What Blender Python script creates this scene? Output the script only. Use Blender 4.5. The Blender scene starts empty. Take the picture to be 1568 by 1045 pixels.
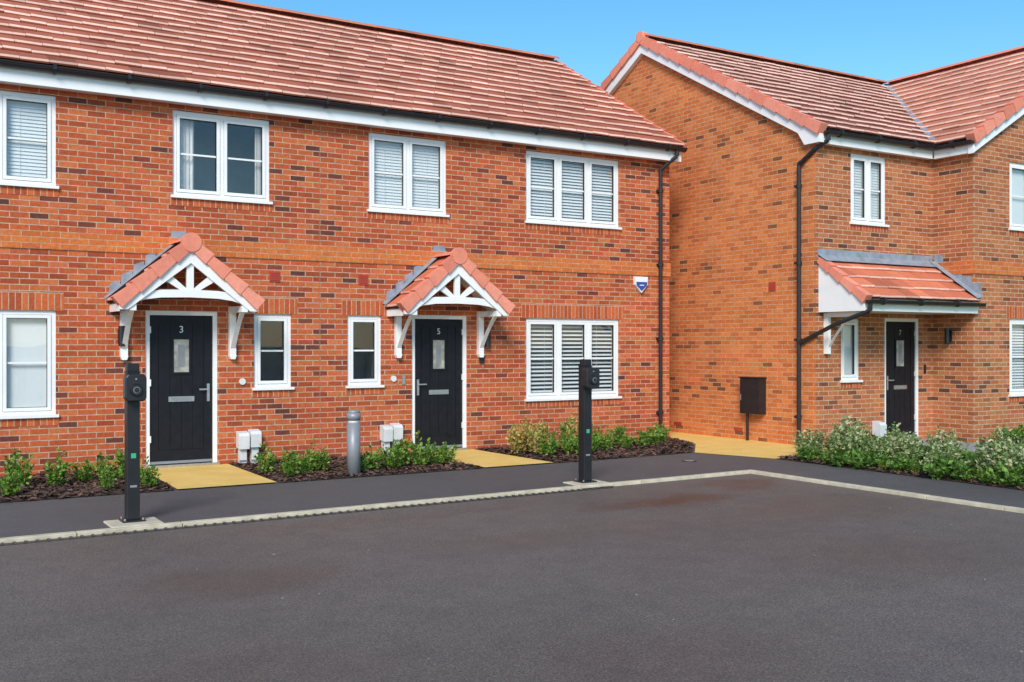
import bpy, bmesh, math, random
from mathutils import Vector, Matrix
random.seed(7)
R=random.random
def RU(a,b): return a+(b-a)*random.random()
scene=bpy.context.scene
scene.view_settings.view_transform='Standard'
scene.view_settings.look='None'
scene.view_settings.exposure=0
COL=scene.collection

# ------------------------------------------------------------ node helpers
def newmat(name):
    m=bpy.data.materials.new(name); m.use_nodes=True
    nt=m.node_tree; b=nt.nodes['Principled BSDF']
    return m,nt,b
def N(nt,t,**kw):
    n=nt.nodes.new(t)
    for k,v in kw.items(): setattr(n,k,v)
    return n
def ramp(nt,stops,interp='LINEAR'):
    r=nt.nodes.new('ShaderNodeValToRGB'); cr=r.color_ramp; cr.interpolation=interp
    while len(cr.elements)<len(stops): cr.elements.new(0.5)
    for e,(p,c) in zip(cr.elements,stops):
        e.position=p; e.color=(c[0],c[1],c[2],1) if not isinstance(c,float) else (c,c,c,1)
    return r
def mixc(nt,fac,a,b,mode='MIX'):
    n=nt.nodes.new('ShaderNodeMix'); n.data_type='RGBA'; n.blend_type=mode
    for sock,val in ((n.inputs[0],fac),(n.inputs[6],a),(n.inputs[7],b)):
        if hasattr(val,'is_linked') or hasattr(val,'links'): nt.links.new(val,sock)
        elif isinstance(val,(int,float)): sock.default_value=val
        else: sock.default_value=(val[0],val[1],val[2],1)
    return n.outputs[2]
def noise(nt,vec,scale,detail=3,rough=.55):
    n=nt.nodes.new('ShaderNodeTexNoise'); n.inputs['Scale'].default_value=scale
    n.inputs['Detail'].default_value=detail; n.inputs['Roughness'].default_value=rough
    if vec is not None: nt.links.new(vec,n.inputs['Vector'])
    return n.outputs['Fac']
def objc(nt): return nt.nodes.new('ShaderNodeTexCoord').outputs['Object']
def bump(nt,b,h,strength=.4,dist=.01):
    n=nt.nodes.new('ShaderNodeBump'); n.inputs['Strength'].default_value=strength
    n.inputs['Distance'].default_value=dist
    nt.links.new(h,n.inputs['Height']); nt.links.new(n.outputs[0],b.inputs['Normal'])
def simple(name,col,rough=.5,var=.12,scale=6,spec=.5,metal=0,bmp=0):
    m,nt,b=newmat(name); oc=objc(nt)
    f=noise(nt,oc,scale,4)
    r=ramp(nt,[(.3,tuple(c*(1-var) for c in col)),(.7,tuple(min(1,c*(1+var)) for c in col))])
    nt.links.new(f,r.inputs[0]); nt.links.new(r.outputs[0],b.inputs['Base Color'])
    b.inputs['Roughness'].default_value=rough; b.inputs['Metallic'].default_value=metal
    b.inputs['Specular IOR Level'].default_value=spec
    if bmp: bump(nt,b,noise(nt,oc,scale*12,4),bmp,.004)
    return m

def brickmat(name,stops,mortar,vertical=False,msize=.0060):
    m,nt,b=newmat(name); oc=objc(nt)
    sep=N(nt,'ShaderNodeSeparateXYZ'); nt.links.new(oc,sep.inputs[0])
    add=N(nt,'ShaderNodeMath',operation='ADD'); nt.links.new(sep.outputs[0],add.inputs[0]); nt.links.new(sep.outputs[1],add.inputs[1])
    cmb=N(nt,'ShaderNodeCombineXYZ')
    if vertical:
        nt.links.new(sep.outputs[2],cmb.inputs[0]); nt.links.new(add.outputs[0],cmb.inputs[1])
    else:
        nt.links.new(add.outputs[0],cmb.inputs[0]); nt.links.new(sep.outputs[2],cmb.inputs[1])
    nz=N(nt,'ShaderNodeTexNoise'); nz.inputs['Scale'].default_value=9; nt.links.new(oc,nz.inputs['Vector'])
    sc=N(nt,'ShaderNodeVectorMath',operation='MULTIPLY_ADD')
    nt.links.new(nz.outputs['Color'],sc.inputs[0]); sc.inputs[1].default_value=(.007,.005,0); nt.links.new(cmb.outputs[0],sc.inputs[2])
    bt=N(nt,'ShaderNodeTexBrick'); nt.links.new(sc.outputs[0],bt.inputs['Vector'])
    bt.offset=0.0 if vertical else .5
    bt.inputs['Scale'].default_value=1; bt.inputs['Brick Width'].default_value=.225
    bt.inputs['Row Height'].default_value=.075; bt.inputs['Mortar Size'].default_value=msize
    bt.inputs['Mortar Smooth'].default_value=.15; bt.inputs['Bias'].default_value=0
    bt.inputs['Color1'].default_value=(0,0,0,1); bt.inputs['Color2'].default_value=(1,1,1,1); bt.inputs['Mortar'].default_value=(.5,.5,.5,1)
    dr=noise(nt,oc,.7,2); ms=N(nt,'ShaderNodeMath',operation='MULTIPLY_ADD'); nt.links.new(dr,ms.inputs[0]); ms.inputs[1].default_value=.34; ms.inputs[2].default_value=-.16
    a2=N(nt,'ShaderNodeMath',operation='ADD'); nt.links.new(bt.outputs['Color'],a2.inputs[0]); nt.links.new(ms.outputs[0],a2.inputs[1])
    r=ramp(nt,stops); nt.links.new(a2.outputs[0],r.inputs[0])
    f1=noise(nt,oc,26,4,.7); r1=ramp(nt,[(.25,(.70,.60,.60)),(.55,(1.0,1.0,1.0)),(.8,(1.2,1.3,1.3))]); nt.links.new(f1,r1.inputs[0])
    c=mixc(nt,.85,r.outputs[0],r1.outputs[0],'MULTIPLY')
    f2=noise(nt,oc,.9,3); r2=ramp(nt,[(.3,(.88,.86,.86)),(.7,(1.1,1.12,1.12))]); nt.links.new(f2,r2.inputs[0])
    c=mixc(nt,.8,c,r2.outputs[0],'MULTIPLY')
    mo=noise(nt,oc,14,3); mr=ramp(nt,[(.3,tuple(x*.7 for x in mortar)),(.7,tuple(x*1.15 for x in mortar))]); nt.links.new(mo,mr.inputs[0])
    c=mixc(nt,bt.outputs['Fac'],c,mr.outputs[0])
    nt.links.new(c,b.inputs['Base Color']); b.inputs['Roughness'].default_value=.88
    b.inputs['Specular IOR Level'].default_value=.25
    inv=N(nt,'ShaderNodeMath',operation='SUBTRACT'); inv.inputs[0].default_value=1; nt.links.new(bt.outputs['Fac'],inv.inputs[1])
    ad=N(nt,'ShaderNodeMath',operation='MULTIPLY_ADD'); nt.links.new(f1,ad.inputs[0]); ad.inputs[1].default_value=.35; nt.links.new(inv.outputs[0],ad.inputs[2])
    bump(nt,b,ad.outputs[0],.5,.005)
    return m
MORT=(.56,.38,.26)
stA=[(0,(.12,.045,.036)),(.05,(.18,.052,.034)),(.11,(.35,.070,.028)),(.35,(.48,.096,.032)),(.62,(.54,.122,.040)),(.8,(.60,.165,.058)),(1,(.43,.085,.032))]
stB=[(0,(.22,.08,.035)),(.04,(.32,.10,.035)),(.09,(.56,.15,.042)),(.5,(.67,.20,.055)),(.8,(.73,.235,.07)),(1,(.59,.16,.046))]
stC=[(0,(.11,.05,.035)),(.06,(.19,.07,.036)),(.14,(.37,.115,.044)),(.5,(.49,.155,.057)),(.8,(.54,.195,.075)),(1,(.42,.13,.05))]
stO=[(0,(.56,.14,.038)),(.5,(.68,.195,.048)),(1,(.60,.155,.04))]
stS=[(0,(.40,.08,.03)),(.4,(.54,.115,.036)),(1,(.62,.155,.048))]
M_brA=brickmat('red_brick',stA,MORT)
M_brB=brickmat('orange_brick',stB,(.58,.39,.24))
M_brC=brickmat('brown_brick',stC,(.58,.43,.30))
M_band=brickmat('band_brick',stO,(.55,.33,.2))
M_sold=brickmat('soldier_brick',stS,MORT,vertical=True)
M_white=simple('white_upvc',(.86,.86,.84),.3,.03,3)
M_black=simple('black_plastic',(.018,.018,.020),.38,.2,8)
M_door=simple('black_door',(.009,.0095,.013),.5,.3,10,spec=.3,bmp=.3)
M_lead=simple('lead_sheet',(.27,.30,.34),.55,.22,9,bmp=.2)
M_steel=simple('brushed_steel',(.6,.6,.6),.3,.1,20,metal=.9)
M_post=simple('post_paint',(.014,.014,.016),.45,.2,6)
M_grey=simple('bollard_grey',(.27,.28,.29),.45,.08,6,metal=.2)
M_meter=simple('meter_white',(.70,.70,.68),.45,.08,6)
M_red=simple('vent_red',(.42,.05,.03),.6,.1,6)
M_conc=simple('concrete',(.58,.50,.36),.85,.2,7,bmp=.5)
M_grit=simple('grit_stone',(.20,.17,.14),.85,.5,3)
M_green=simple('sticker_green',(.05,.42,.2),.4,.05)
M_blue=simple('alarm_blue',(.03,.08,.35),.4,.05)
M_blind=simple('blind_fabric',(.80,.81,.81),.6,.02,5)
M_curtain=simple('curtain_fabric',(.74,.72,.70),.8,.12,5)
M_roomd=simple('room_paint',(.42,.44,.46),.9,.25,1.6)
M_joint=simple('joint_sealant',(.34,.16,.10),.8,.1)
M_slab=simple('grey_paving',(.30,.30,.28),.85,.12,5,bmp=.4)
M_grate=simple('drain_grate',(.12,.12,.12),.5,.3,8,metal=.5)

def glassmat():
    m=bpy.data.materials.new('window_glass'); m.use_nodes=True; nt=m.node_tree; nt.nodes.clear()
    o=N(nt,'ShaderNodeOutputMaterial'); mx=N(nt,'ShaderNodeMixShader'); t=N(nt,'ShaderNodeBsdfTransparent'); g=N(nt,'ShaderNodeBsdfGlossy')
    t.inputs[0].default_value=(.95,.975,.97,1); g.inputs['Roughness'].default_value=.01
    # thin double-glazed pane: same reflectance from both sides (Schlick-like)
    lw=N(nt,'ShaderNodeLayerWeight'); lw.inputs['Blend'].default_value=.5
    pw=N(nt,'ShaderNodeMath',operation='POWER'); nt.links.new(lw.outputs['Facing'],pw.inputs[0]); pw.inputs[1].default_value=3.5
    ml=N(nt,'ShaderNodeMath',operation='MULTIPLY_ADD'); nt.links.new(pw.outputs[0],ml.inputs[0]); ml.inputs[1].default_value=.85; ml.inputs[2].default_value=.10
    bp=N(nt,'ShaderNodeBump'); bp.inputs['Strength'].default_value=.03; bp.inputs['Distance'].default_value=.05
    nt.links.new(noise(nt,objc(nt),1.5,1),bp.inputs['Height']); nt.links.new(bp.outputs[0],g.inputs['Normal'])
    nt.links.new(ml.outputs[0],mx.inputs[0]); nt.links.new(t.outputs[0],mx.inputs[1]); nt.links.new(g.outputs[0],mx.inputs[2]); nt.links.new(mx.outputs[0],o.inputs[0])
    return m
M_glass=glassmat()

def tilemat(name,lo,hi,rough=.75,ext=(.74,1.16)):
    m,nt,b=newmat(name); oc=objc(nt)
    g=N(nt,'ShaderNodeNewGeometry')
    r=ramp(nt,[(0,tuple(x*ext[0] for x in lo)),(.14,lo),(.85,hi),(1,tuple(x*ext[1] for x in hi))]); nt.links.new(g.outputs['Random Per Island'],r.inputs[0])
    f=noise(nt,oc,16,5,.65); r1=ramp(nt,[(.25,(.8,.8,.8)),(.6,(1.0,1.0,1.0)),(.8,(1.14,1.14,1.14))]); nt.links.new(f,r1.inputs[0])
    c=mixc(nt,.85,r.outputs[0],r1.outputs[0],'MULTIPLY')
    f2=noise(nt,oc,.8,4); r2=ramp(nt,[(.3,(.86,.86,.87)),(.7,(1.1,1.09,1.09))]); nt.links.new(f2,r2.inputs[0])
    c=mixc(nt,.9,c,r2.outputs[0],'MULTIPLY')
    nt.links.new(c,b.inputs['Base Color']); b.inputs['Roughness'].default_value=rough
    bump(nt,b,noise(nt,oc,90,4),.4,.004)
    return m
M_tileA=tilemat('roof_tile',(.37,.098,.050),(.46,.130,.068),.85)
M_edgeHi=tilemat('tile_edge_highlight',(.78,.46,.34),(.86,.56,.44))  # pale cut-edge tone with the highlight along each course painted into the colour
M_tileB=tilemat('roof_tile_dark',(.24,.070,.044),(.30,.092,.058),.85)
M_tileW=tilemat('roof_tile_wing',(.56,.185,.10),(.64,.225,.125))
M_tileC=tilemat('porch_tile',(.64,.165,.075),(.74,.21,.10))
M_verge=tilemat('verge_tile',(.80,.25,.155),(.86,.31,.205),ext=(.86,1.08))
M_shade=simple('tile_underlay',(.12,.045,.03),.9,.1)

# ------------------------------------------------------------ mesh builder
class MB:
    def __init__(s): s.v=[];s.f=[];s.m=[];s.mats=[]
    def mi(s,m):
        if m not in s.mats: s.mats.append(m)
        return s.mats.index(m)
    def poly(s,pts,m):
        i=len(s.v); s.v+= [tuple(p) for p in pts]; s.f.append(tuple(range(i,i+len(pts)))); s.m.append(s.mi(m))
    def hexa(s,p,m,skip=()):
        i=len(s.v); s.v+=[tuple(q) for q in p]; k=s.mi(m)
        for n,f in enumerate(((0,3,2,1),(4,5,6,7),(0,1,5,4),(1,2,6,5),(2,3,7,6),(3,0,4,7))):
            if n in skip: continue
            s.f.append(tuple(i+a for a in f)); s.m.append(k)
    def box(s,x0,x1,y0,y1,z0,z1,m):
        s.hexa([(x0,y0,z0),(x1,y0,z0),(x1,y1,z0),(x0,y1,z0),(x0,y0,z1),(x1,y0,z1),(x1,y1,z1),(x0,y1,z1)],m)
    def fbox(s,F,u0,u1,o0,o1,z0,z1,m):
        s.hexa([F(u0,o0,z0),F(u1,o0,z0),F(u1,o1,z0),F(u0,o1,z0),F(u0,o0,z1),F(u1,o0,z1),F(u1,o1,z1),F(u0,o1,z1)],m)
    def beam(s,p0,p1,w,h,m,up=(0,0,1)):
        p0=Vector(p0);p1=Vector(p1);d=(p1-p0).normalized();up=Vector(up)
        a=d.cross(up).normalized(); b=a.cross(d).normalized(); a*=w/2;b*=h/2
        s.hexa([p0-a-b,p0+a-b,p1+a-b,p1-a-b,p0-a+b,p0+a+b,p1+a+b,p1-a+b],m)
    def cyl(s,p0,p1,r,m,n=14,r2=None,caps=True):
        p0=Vector(p0);p1=Vector(p1);d=(p1-p0).normalized()
        a=d.orthogonal().normalized();b=d.cross(a); r2=r if r2 is None else r2
        i=len(s.v);k=s.mi(m)
        for j in range(n):
            t=2*math.pi*j/n; o=a*math.cos(t)+b*math.sin(t)
            s.v.append(tuple(p0+o*r)); s.v.append(tuple(p1+o*r2))
        for j in range(n):
            q=(j+1)%n; s.f.append((i+2*j,i+2*q,i+2*q+1,i+2*j+1)); s.m.append(k)
        if caps:
            s.f.append(tuple(i+2*j for j in range(n))); s.m.append(k)
            s.f.append(tuple(i+2*j+1 for j in range(n))); s.m.append(k)
    def extr(s,pts,vec,m):
        n=len(pts);i=len(s.v);k=s.mi(m);vec=Vector(vec)
        s.v+=[tuple(Vector(p)) for p in pts]+[tuple(Vector(p)+vec) for p in pts]
        s.f.append(tuple(range(i,i+n)));s.m.append(k); s.f.append(tuple(range(i+n,i+2*n)));s.m.append(k)
        for j in range(n):
            q=(j+1)%n; s.f.append((i+j,i+q,i+n+q,i+n+j)); s.m.append(k)
    def build(s,name,parent=None,bevel=0,smooth=False,loc=None,recalc=True):
        me=bpy.data.meshes.new(name); me.from_pydata(s.v,[],s.f)
        for m in s.mats: me.materials.append(m)
        me.polygons.foreach_set('material_index',s.m)
        if recalc:
            bm=bmesh.new(); bm.from_mesh(me); bmesh.ops.recalc_face_normals(bm,faces=bm.faces); bm.to_mesh(me); bm.free()
        if smooth:
            me.polygons.foreach_set('use_smooth',[len(p.vertices)==4 for p in me.polygons])
        o=bpy.data.objects.new(name,me); COL.objects.link(o)
        if loc: o.location=loc
        if parent: o.parent=parent
        if bevel:
            b=o.modifiers.new('bevel','BEVEL'); b.width=bevel; b.segments=2; b.limit_method='ANGLE'
        return o
def empty(name):
    e=bpy.data.objects.new(name,None); COL.objects.link(e); return e
def FY(Y): return lambda u,o,z:(u,Y-o,z)
def FX(X): return lambda u,o,z:(X-o,u,z)

def wall(mb,F,u0,u1,z0,z1,ops,mat,depth=.10):
    us=sorted({u0,u1,*[o[0] for o in ops],*[o[1] for o in ops]}); zs=sorted({z0,z1,*[o[2] for o in ops],*[o[3] for o in ops]})
    for a,b in zip(us,us[1:]):
        for c,d in zip(zs,zs[1:]):
            mu,mz=(a+b)/2,(c+d)/2
            if any(o[0]<mu<o[1] and o[2]<mz<o[3] for o in ops): continue
            mb.poly([F(a,0,c),F(b,0,c),F(b,0,d),F(a,0,d)],mat)
    for a,b,c,d in ops:
        mb.poly([F(a,0,c),F(a,-depth,c),F(a,-depth,d),F(a,0,d)],mat); mb.poly([F(b,0,c),F(b,-depth,c),F(b,-depth,d),F(b,0,d)],mat)
        mb.poly([F(a,0,d),F(a,-depth,d),F(b,-depth,d),F(b,0,d)],mat); mb.poly([F(a,0,c),F(a,-depth,c),F(b,-depth,c),F(b,0,c)],mat)

def window(F,par,u0,u1,z0,z1,n,blind='none',bars=True,head=True):
    mb=MB(); W=M_white; fr=.052
    o0,o1=-.10,-.03
    mb.fbox(F,u0,u0+fr,o0,o1,z0,z1,W); mb.fbox(F,u1-fr,u1,o0,o1,z0,z1,W)
    mb.fbox(F,u0+fr,u1-fr,o0,o1,z1-fr,z1,W); mb.fbox(F,u0+fr,u1-fr,o0,o1,z0,z0+fr,W)
    iw=(u1-u0-2*fr); w=(iw-(n-1)*.05)/n
    for i in range(n):
        a=u0+fr+i*(w+.05); b=a+w
        if i: mb.fbox(F,a-.05,a,o0,o1-.002,z0+fr,z1-fr,W)
        s=.042; c=z0+fr+.004; d=z1-fr-.004; a2=a+.004;b2=b-.004
        p0,p1=-.085,-.018
        mb.fbox(F,a2,a2+s,p0,p1,c,d,W); mb.fbox(F,b2-s,b2,p0,p1,c,d,W)
        mb.fbox(F,a2+s,b2-s,p0,p1,d-s,d,W); mb.fbox(F,a2+s,b2-s,p0,p1,c,c+s,W)
        g=.005
        mb.fbox(F,a2+s,a2+s+g,-.07,-.03,c+s,d-s,M_black); mb.fbox(F,b2-s-g,b2-s,-.07,-.03,c+s,d-s,M_black)
        mb.fbox(F,a2+s+g,b2-s-g,-.07,-.03,d-s-g,d-s,M_black); mb.fbox(F,a2+s+g,b2-s-g,-.07,-.03,c+s,c+s+g,M_black)
        if bars:
            zm=(c+d)/2; mb.fbox(F,a2+s+g,b2-s-g,-.058,-.042,zm-.012,zm+.012,W)
        mb.poly([F(a2+s,-.060,c+s),F(b2-s,-.060,c+s),F(b2-s,-.060,d-s),F(a2+s,-.060,d-s)],M_glass)
    mb.fbox(F,u0-.03,u1+.03,-.02,.045,z0-.03,z0+.006,W)
    D=-1.3
    mb.poly([F(u0-.3,D,z0-.6),F(u1+.3,D,z0-.6),F(u1+.3,D,z1+.1),F(u0-.3,D,z1+.1)],M_roomd)
    mb.poly([F(u0-.3,D,z0-.6),F(u0-.3,-.11,z0-.6),F(u0-.3,-.11,z1+.1),F(u0-.3,D,z1+.1)],M_roomd)
    mb.poly([F(u1+.3,D,z0-.6),F(u1+.3,-.11,z0-.6),F(u1+.3,-.11,z1+.1),F(u1+.3,D,z1+.1)],M_roomd)
    mb.poly([F(u0-.3,D,z1+.1),F(u1+.3,D,z1+.1),F(u1+.3,-.11,z1+.1),F(u0-.3,-.11,z1+.1)],M_roomd)
    mb.poly([F(u0-.3,D,z0-.6),F(u1+.3,D,z0-.6),F(u1+.3,-.11,z0-.6),F(u0-.3,-.11,z0-.6)],M_roomd)
    ia,ib=u0+fr+.01,u1-fr-.01
    oc_=-.118
    def slats(za,zb,tilt,step=.05,depth=.022):
        z=za
        while z<zb:
            dz=depth*math.sin(tilt); do=depth*math.cos(tilt)
            mb.hexa([F(ia,oc_+do,z-dz),F(ib,oc_+do,z-dz),F(ib,oc_-do,z+dz),F(ia,oc_-do,z+dz),
                     F(ia,oc_+do,z-dz+.003),F(ib,oc_+do,z-dz+.003),F(ib,oc_-do,z+dz+.003),F(ia,oc_-do,z+dz+.003)],M_blind)
            z+=step
        mb.fbox(F,ia,ib,-.145,-.103,z1-fr-.05,z1-fr,M_blind)
        for t in (.2,.8): mb.fbox(F,ia+(ib-ia)*t-.002,ia+(ib-ia)*t+.002,-.0925,-.0905,z0+fr,z1-fr,M_blind)
    if blind=='closed': slats(z0+fr,z1-fr-.05,1.2,.045,.0245)
    if blind=='half': slats(z0+fr,z1-fr-.05,.95,.05,.025)
    if blind=='open': slats(z0+fr,z1-fr-.05,.55,.066,.028)
    if blind=='roller': mb.fbox(F,ia,ib,-.108,-.105,z0+fr,z1-fr,M_blind)
    if blind=='curtain':
        for (a,b) in ((ia,ia+.26),(ib-.10,ib)):
            k=10
            for j in range(k):
                x0=a+(b-a)*j/k; x1=a+(b-a)*(j+1)/k
                q=(-.13,-.16) if j%2 else (-.16,-.13)
                mb.poly([F(x0,q[0],z0+fr),F(x1,q[1],z0+fr),F(x1,q[1],z1-fr),F(x0,q[0],z1-fr)],M_curtain)
    mb.build('window',par,recalc=False)

def strip(F,par,u0,u1,o,z0,h,mat,name):
    p=F(u0,0,z0)
    mb=MB(); G=lambda u,oo,z: tuple(Vector(F(u0+u,oo,z0+z))-Vector(p))
    mb.fbox(G,0,u1-u0,-.02,o,0,h,mat); mb.build(name,par,loc=p)

M_pane=simple('frosted_pane',(.36,.36,.31),.12,.45,9)
def door(F,par,u0,u1,z1,handle,num,z0=.03):
    mb=MB(); W=M_white; fr=.058
    mb.fbox(F,u0,u0+fr,-.10,-.02,z0,z1,W); mb.fbox(F,u1-fr,u1,-.10,-.02,z0,z1,W); mb.fbox(F,u0+fr,u1-fr,-.10,-.02,z1-fr,z1,W)
    mb.fbox(F,u0-.02,u1+.02,-.1,.05,z0-.03,z0+.02,M_steel)
    a,b=u0+fr+.004,u1-fr-.004; c,d=z0+.03,z1-fr-.004
    mb.fbox(F,a,b,-.10,-.055,c,d,M_door)
    st=.11; cx=(a+b)/2; o1=-.045
    mb.fbox(F,a,a+st,-.055,o1,c,d,M_door); mb.fbox(F,b-st,b,-.055,o1,c,d,M_door)
    mb.fbox(F,a+st,b-st,-.055,o1,c,c+.18,M_door); mb.fbox(F,a+st,b-st,-.055,o1,d-.11,d,M_door)
    k=4; wA=a+st+.006; wB=b-st-.006; w=(wB-wA)/k
    for i in range(k):
        mb.fbox(F,wA+i*w+.004,wA+(i+1)*w-.004,-.055,-.049,c+.186,d-.116,M_door)
    g0,g1,h0,h1=cx-.13,cx+.13,1.25,1.75
    mb.fbox(F,g0,g0+.03,-.05,-.036,h0,h1,M_door); mb.fbox(F,g1-.03,g1,-.05,-.036,h0,h1,M_door)
    mb.fbox(F,g0+.03,g1-.03,-.05,-.036,h0,h0+.03,M_door); mb.fbox(F,g0+.03,g1-.03,-.05,-.036,h1-.03,h1,M_door)
    mb.fbox(F,g0+.03,g1-.03,-.049,-.043,h0+.03,h1-.03,M_pane)
    mb.fbox(F,cx-.045,cx+.045,-.043,-.0405,h0+.10,h1-.10,M_grey)
    mb.fbox(F,cx-.17,cx+.17,-.045,-.034,.885,.955,M_steel); mb.fbox(F,cx-.13,cx+.13,-.034,-.030,.90,.94,M_grey)
    hx=b-.055 if handle=='R' else a+.055; s=-1 if handle=='R' else 1
    mb.fbox(F,hx-.018,hx+.018,-.045,-.033,.88,1.12,M_steel)
    mb.fbox(F,min(hx,hx+s*.13),max(hx,hx+s*.13),-.01,.003,1.035,1.055,M_steel); mb.fbox(F,hx-.01,hx+.01,-.034,-.01,1.035,1.055,M_steel)
    mb.fbox(F,a,b,-.045,-.035,c,c+.035,M_grey)
    for hz in (.35,1.1,1.8):
        hh=a if handle=='R' else b
        mb.fbox(F,hh-.012,hh+.012,-.045,-.014,hz,hz+.09,M_white)
    mb.build('front_door',par)
    cu=bpy.data.curves.new('door_number','FONT'); cu.body=num; cu.size=.13; cu.extrude=.003; cu.align_x='CENTER'
    t=bpy.data.objects.new('door_number',cu); COL.objects.link(t); t.parent=par
    p=F(cx,-.044,1.81); t.location=p; t.rotation_euler=(math.pi/2,0,0); cu.materials.append(M_steel)

def slope(mb,P0,U,S,Nn,width,length,gauge,tw,mt,me,under=True,jit=.005,th=.042,ch=.026):
    P0=Vector(P0);U=Vector(U).normalized();S=Vector(S).normalized();Nn=Vector(Nn).normalized()
    rows=int(math.ceil(length/gauge-1e-4))
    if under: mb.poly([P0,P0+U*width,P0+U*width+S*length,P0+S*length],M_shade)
    for i in range(rows):
        s0=i*gauge; s1=min(s0+gauge+.05,length)
        x=-tw/2 if i%2 else 0
        while x<width-1e-4:
            a=max(x,0);b=min(x+tw,width)
            x+=tw
            if b-a<.02: continue
            a+=.0022;b-=.0022
            j=RU(-jit,jit); js=RU(-jit,jit)*1.3
            f0=th+.022+j; fb=.014
            sa=s0+js
            q=lambda u,s,n: P0+U*u+S*s+Nn*n
            k1=RU(-jit,jit)*.7
            pts=[q(a,sa,f0-th),q(b,sa,f0-th),q(b,s1,fb-.01),q(a,s1,fb-.01),q(a,sa+ch,f0+k1),q(b,sa+ch,f0-k1),q(b,s1,fb),q(a,s1,fb),q(a,sa,f0-.020+k1),q(b,sa,f0-.020-k1)]
            i0=len(mb.v); mb.v+=[tuple(p) for p in pts]; kt=mb.mi(mt);ke=mb.mi(me)
            mb.f.append((i0+4,i0+5,i0+6,i0+7));mb.m.append(kt)
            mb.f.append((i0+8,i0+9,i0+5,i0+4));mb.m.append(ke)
            mb.f.append((i0,i0+1,i0+9,i0+8));mb.m.append(kt)
            mb.f.append((i0,i0+8,i0+4,i0+7,i0+3));mb.m.append(kt); mb.f.append((i0+1,i0+2,i0+6,i0+5,i0+9));mb.m.append(kt)
def verge(mb,P0,S,Nn,O,length,gauge,m,outw=.05,inw=.10,drop=.09,rise=.085):
    P0=Vector(P0);S=Vector(S).normalized();Nn=Vector(Nn).normalized();O=Vector(O).normalized()
    n=int(round(length/gauge)); g=length/n
    for i in range(n):
        s0=i*g-.015; s1=(i+1)*g
        q=lambda o,s,h: P0+O*o+S*s+Nn*h
        j=RU(-.003,.003)
        mb.hexa([q(-inw,s0,-drop),q(outw+.010,s0,-drop+j-.006),q(outw,s1,-drop+.014),q(-inw,s1,-drop+.012),
                 q(-inw,s0,rise),q(outw+.010,s0,rise+j),q(outw,s1,rise-.03),q(-inw,s1,rise-.03)],m)
def ridge(mb,p0,p1,m,seg=.45,r=.125):
    p0=Vector(p0);p1=Vector(p1);d=(p1-p0);L=d.length;d/=L;n=max(1,int(round(L/seg)));side=d.cross(Vector((0,0,1))).normalized();up=Vector((0,0,1))
    for i in range(n):
        a=p0+d*(L*i/n+.004);b=p0+d*(L*(i+1)/n+.012)
        k=mb.mi(m);i0=len(mb.v);m_=7; rr=r*RU(.985,1.015)
        for j in range(m_):
            t=math.pi*(.12+.76*j/(m_-1)); o=side*math.cos(t)*rr*1.25+up*(math.sin(t)*rr-.05)
            mb.v.append(tuple(a+o*1.04));mb.v.append(tuple(b+o))
        for j in range(m_-1):
            mb.f.append((i0+2*j,i0+2*j+2,i0+2*j+3,i0+2*j+1));mb.m.append(k)
        mb.f.append(tuple(i0+2*j for j in range(m_)));mb.m.append(k)
def gutter(mb,p0,p1,r=.058,out=(0,-1,0)):
    p0=Vector(p0);p1=Vector(p1);o=Vector(out);k=mb.mi(M_black);n=9;i0=len(mb.v);up=Vector((0,0,1))
    for j in range(n):
        t=math.pi*j/(n-1); off=o*math.cos(t)*r-up*math.sin(t)*r
        mb.v.append(tuple(p0+off));mb.v.append(tuple(p1+off))
    for j in range(n-1):
        mb.f.append((i0+2*j,i0+2*j+2,i0+2*j+3,i0+2*j+1));mb.m.append(k)
    mb.f.append(tuple(i0+2*j for j in range(n)));mb.m.append(k);mb.f.append(tuple(i0+2*j+1 for j in range(n)));mb.m.append(k)
    mb.cyl(p0+o*r,p1+o*r,.009,M_black,6)
    L=(p1-p0).length;d=(p1-p0)/L;q=.35
    while q<L:
        c=p0+d*q; mb.cyl(c-d*.02-up*.006,c+d*.02-up*.006,r+.010,M_black,12); q+=RU(.88,.92)
def pipe(mb,pts,r=.034,clips=True):
    for a,b in zip(pts,pts[1:]):
        mb.cyl(a,b,r,M_black,12)
        mb.cyl(Vector(b)-(Vector(b)-Vector(a)).normalized()*.05,b,r*1.18,M_black,12)
    if clips:
        a,b=Vector(pts[-2]),Vector(pts[-1]);L=(b-a).length;d=(b-a)/L
        for q in [L*t for t in (.08,.36,.64,.92)]:
            mb.cyl(a+d*(q-.03),a+d*(q+.03),r*1.35,M_black,12); mb.box((a+d*q).x-.06,(a+d*q).x+.06,(a+d*q).y-.01,(a+d*q).y+.05,(a+d*q).z-.02,(a+d*q).z+.02,M_black)

# ============================================================ HOUSE 1 (pair, nos 3 and 5)
YF=14.26; XL=-.97; XR=12.03; XC=5.53
h1=empty('brick_house'); F1=FY(YF)
def mir(a,b): return (2*XC-b,2*XC-a)
big_u=(9.04,10.92); mid_u=(6.29,7.59); sm_u=(5.955,6.495); dr_u=(7.0,7.95)
UP=(3.64,4.785); LO=(.765,2.08)
wins=[(*big_u,*UP,3,'half'),(*mir(*big_u),*UP,3,'closed'),(*big_u,*LO,3,'open'),(*mir(*big_u),*LO,3,'roller'),
      (*mid_u,*UP,2,'closed'),(3.46,4.79,*UP,2,'curtain'),(*sm_u,1.045,2.08,1,'none'),(*mir(*sm_u),1.045,2.08,1,'none')]
ops=[w[:4] for w in wins]+[(*dr_u,.0,2.10),(*mir(*dr_u),.0,2.10)]
mb=MB(); wall(mb,F1,XL,XR,-.1,5.05,ops,M_brA)
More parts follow.
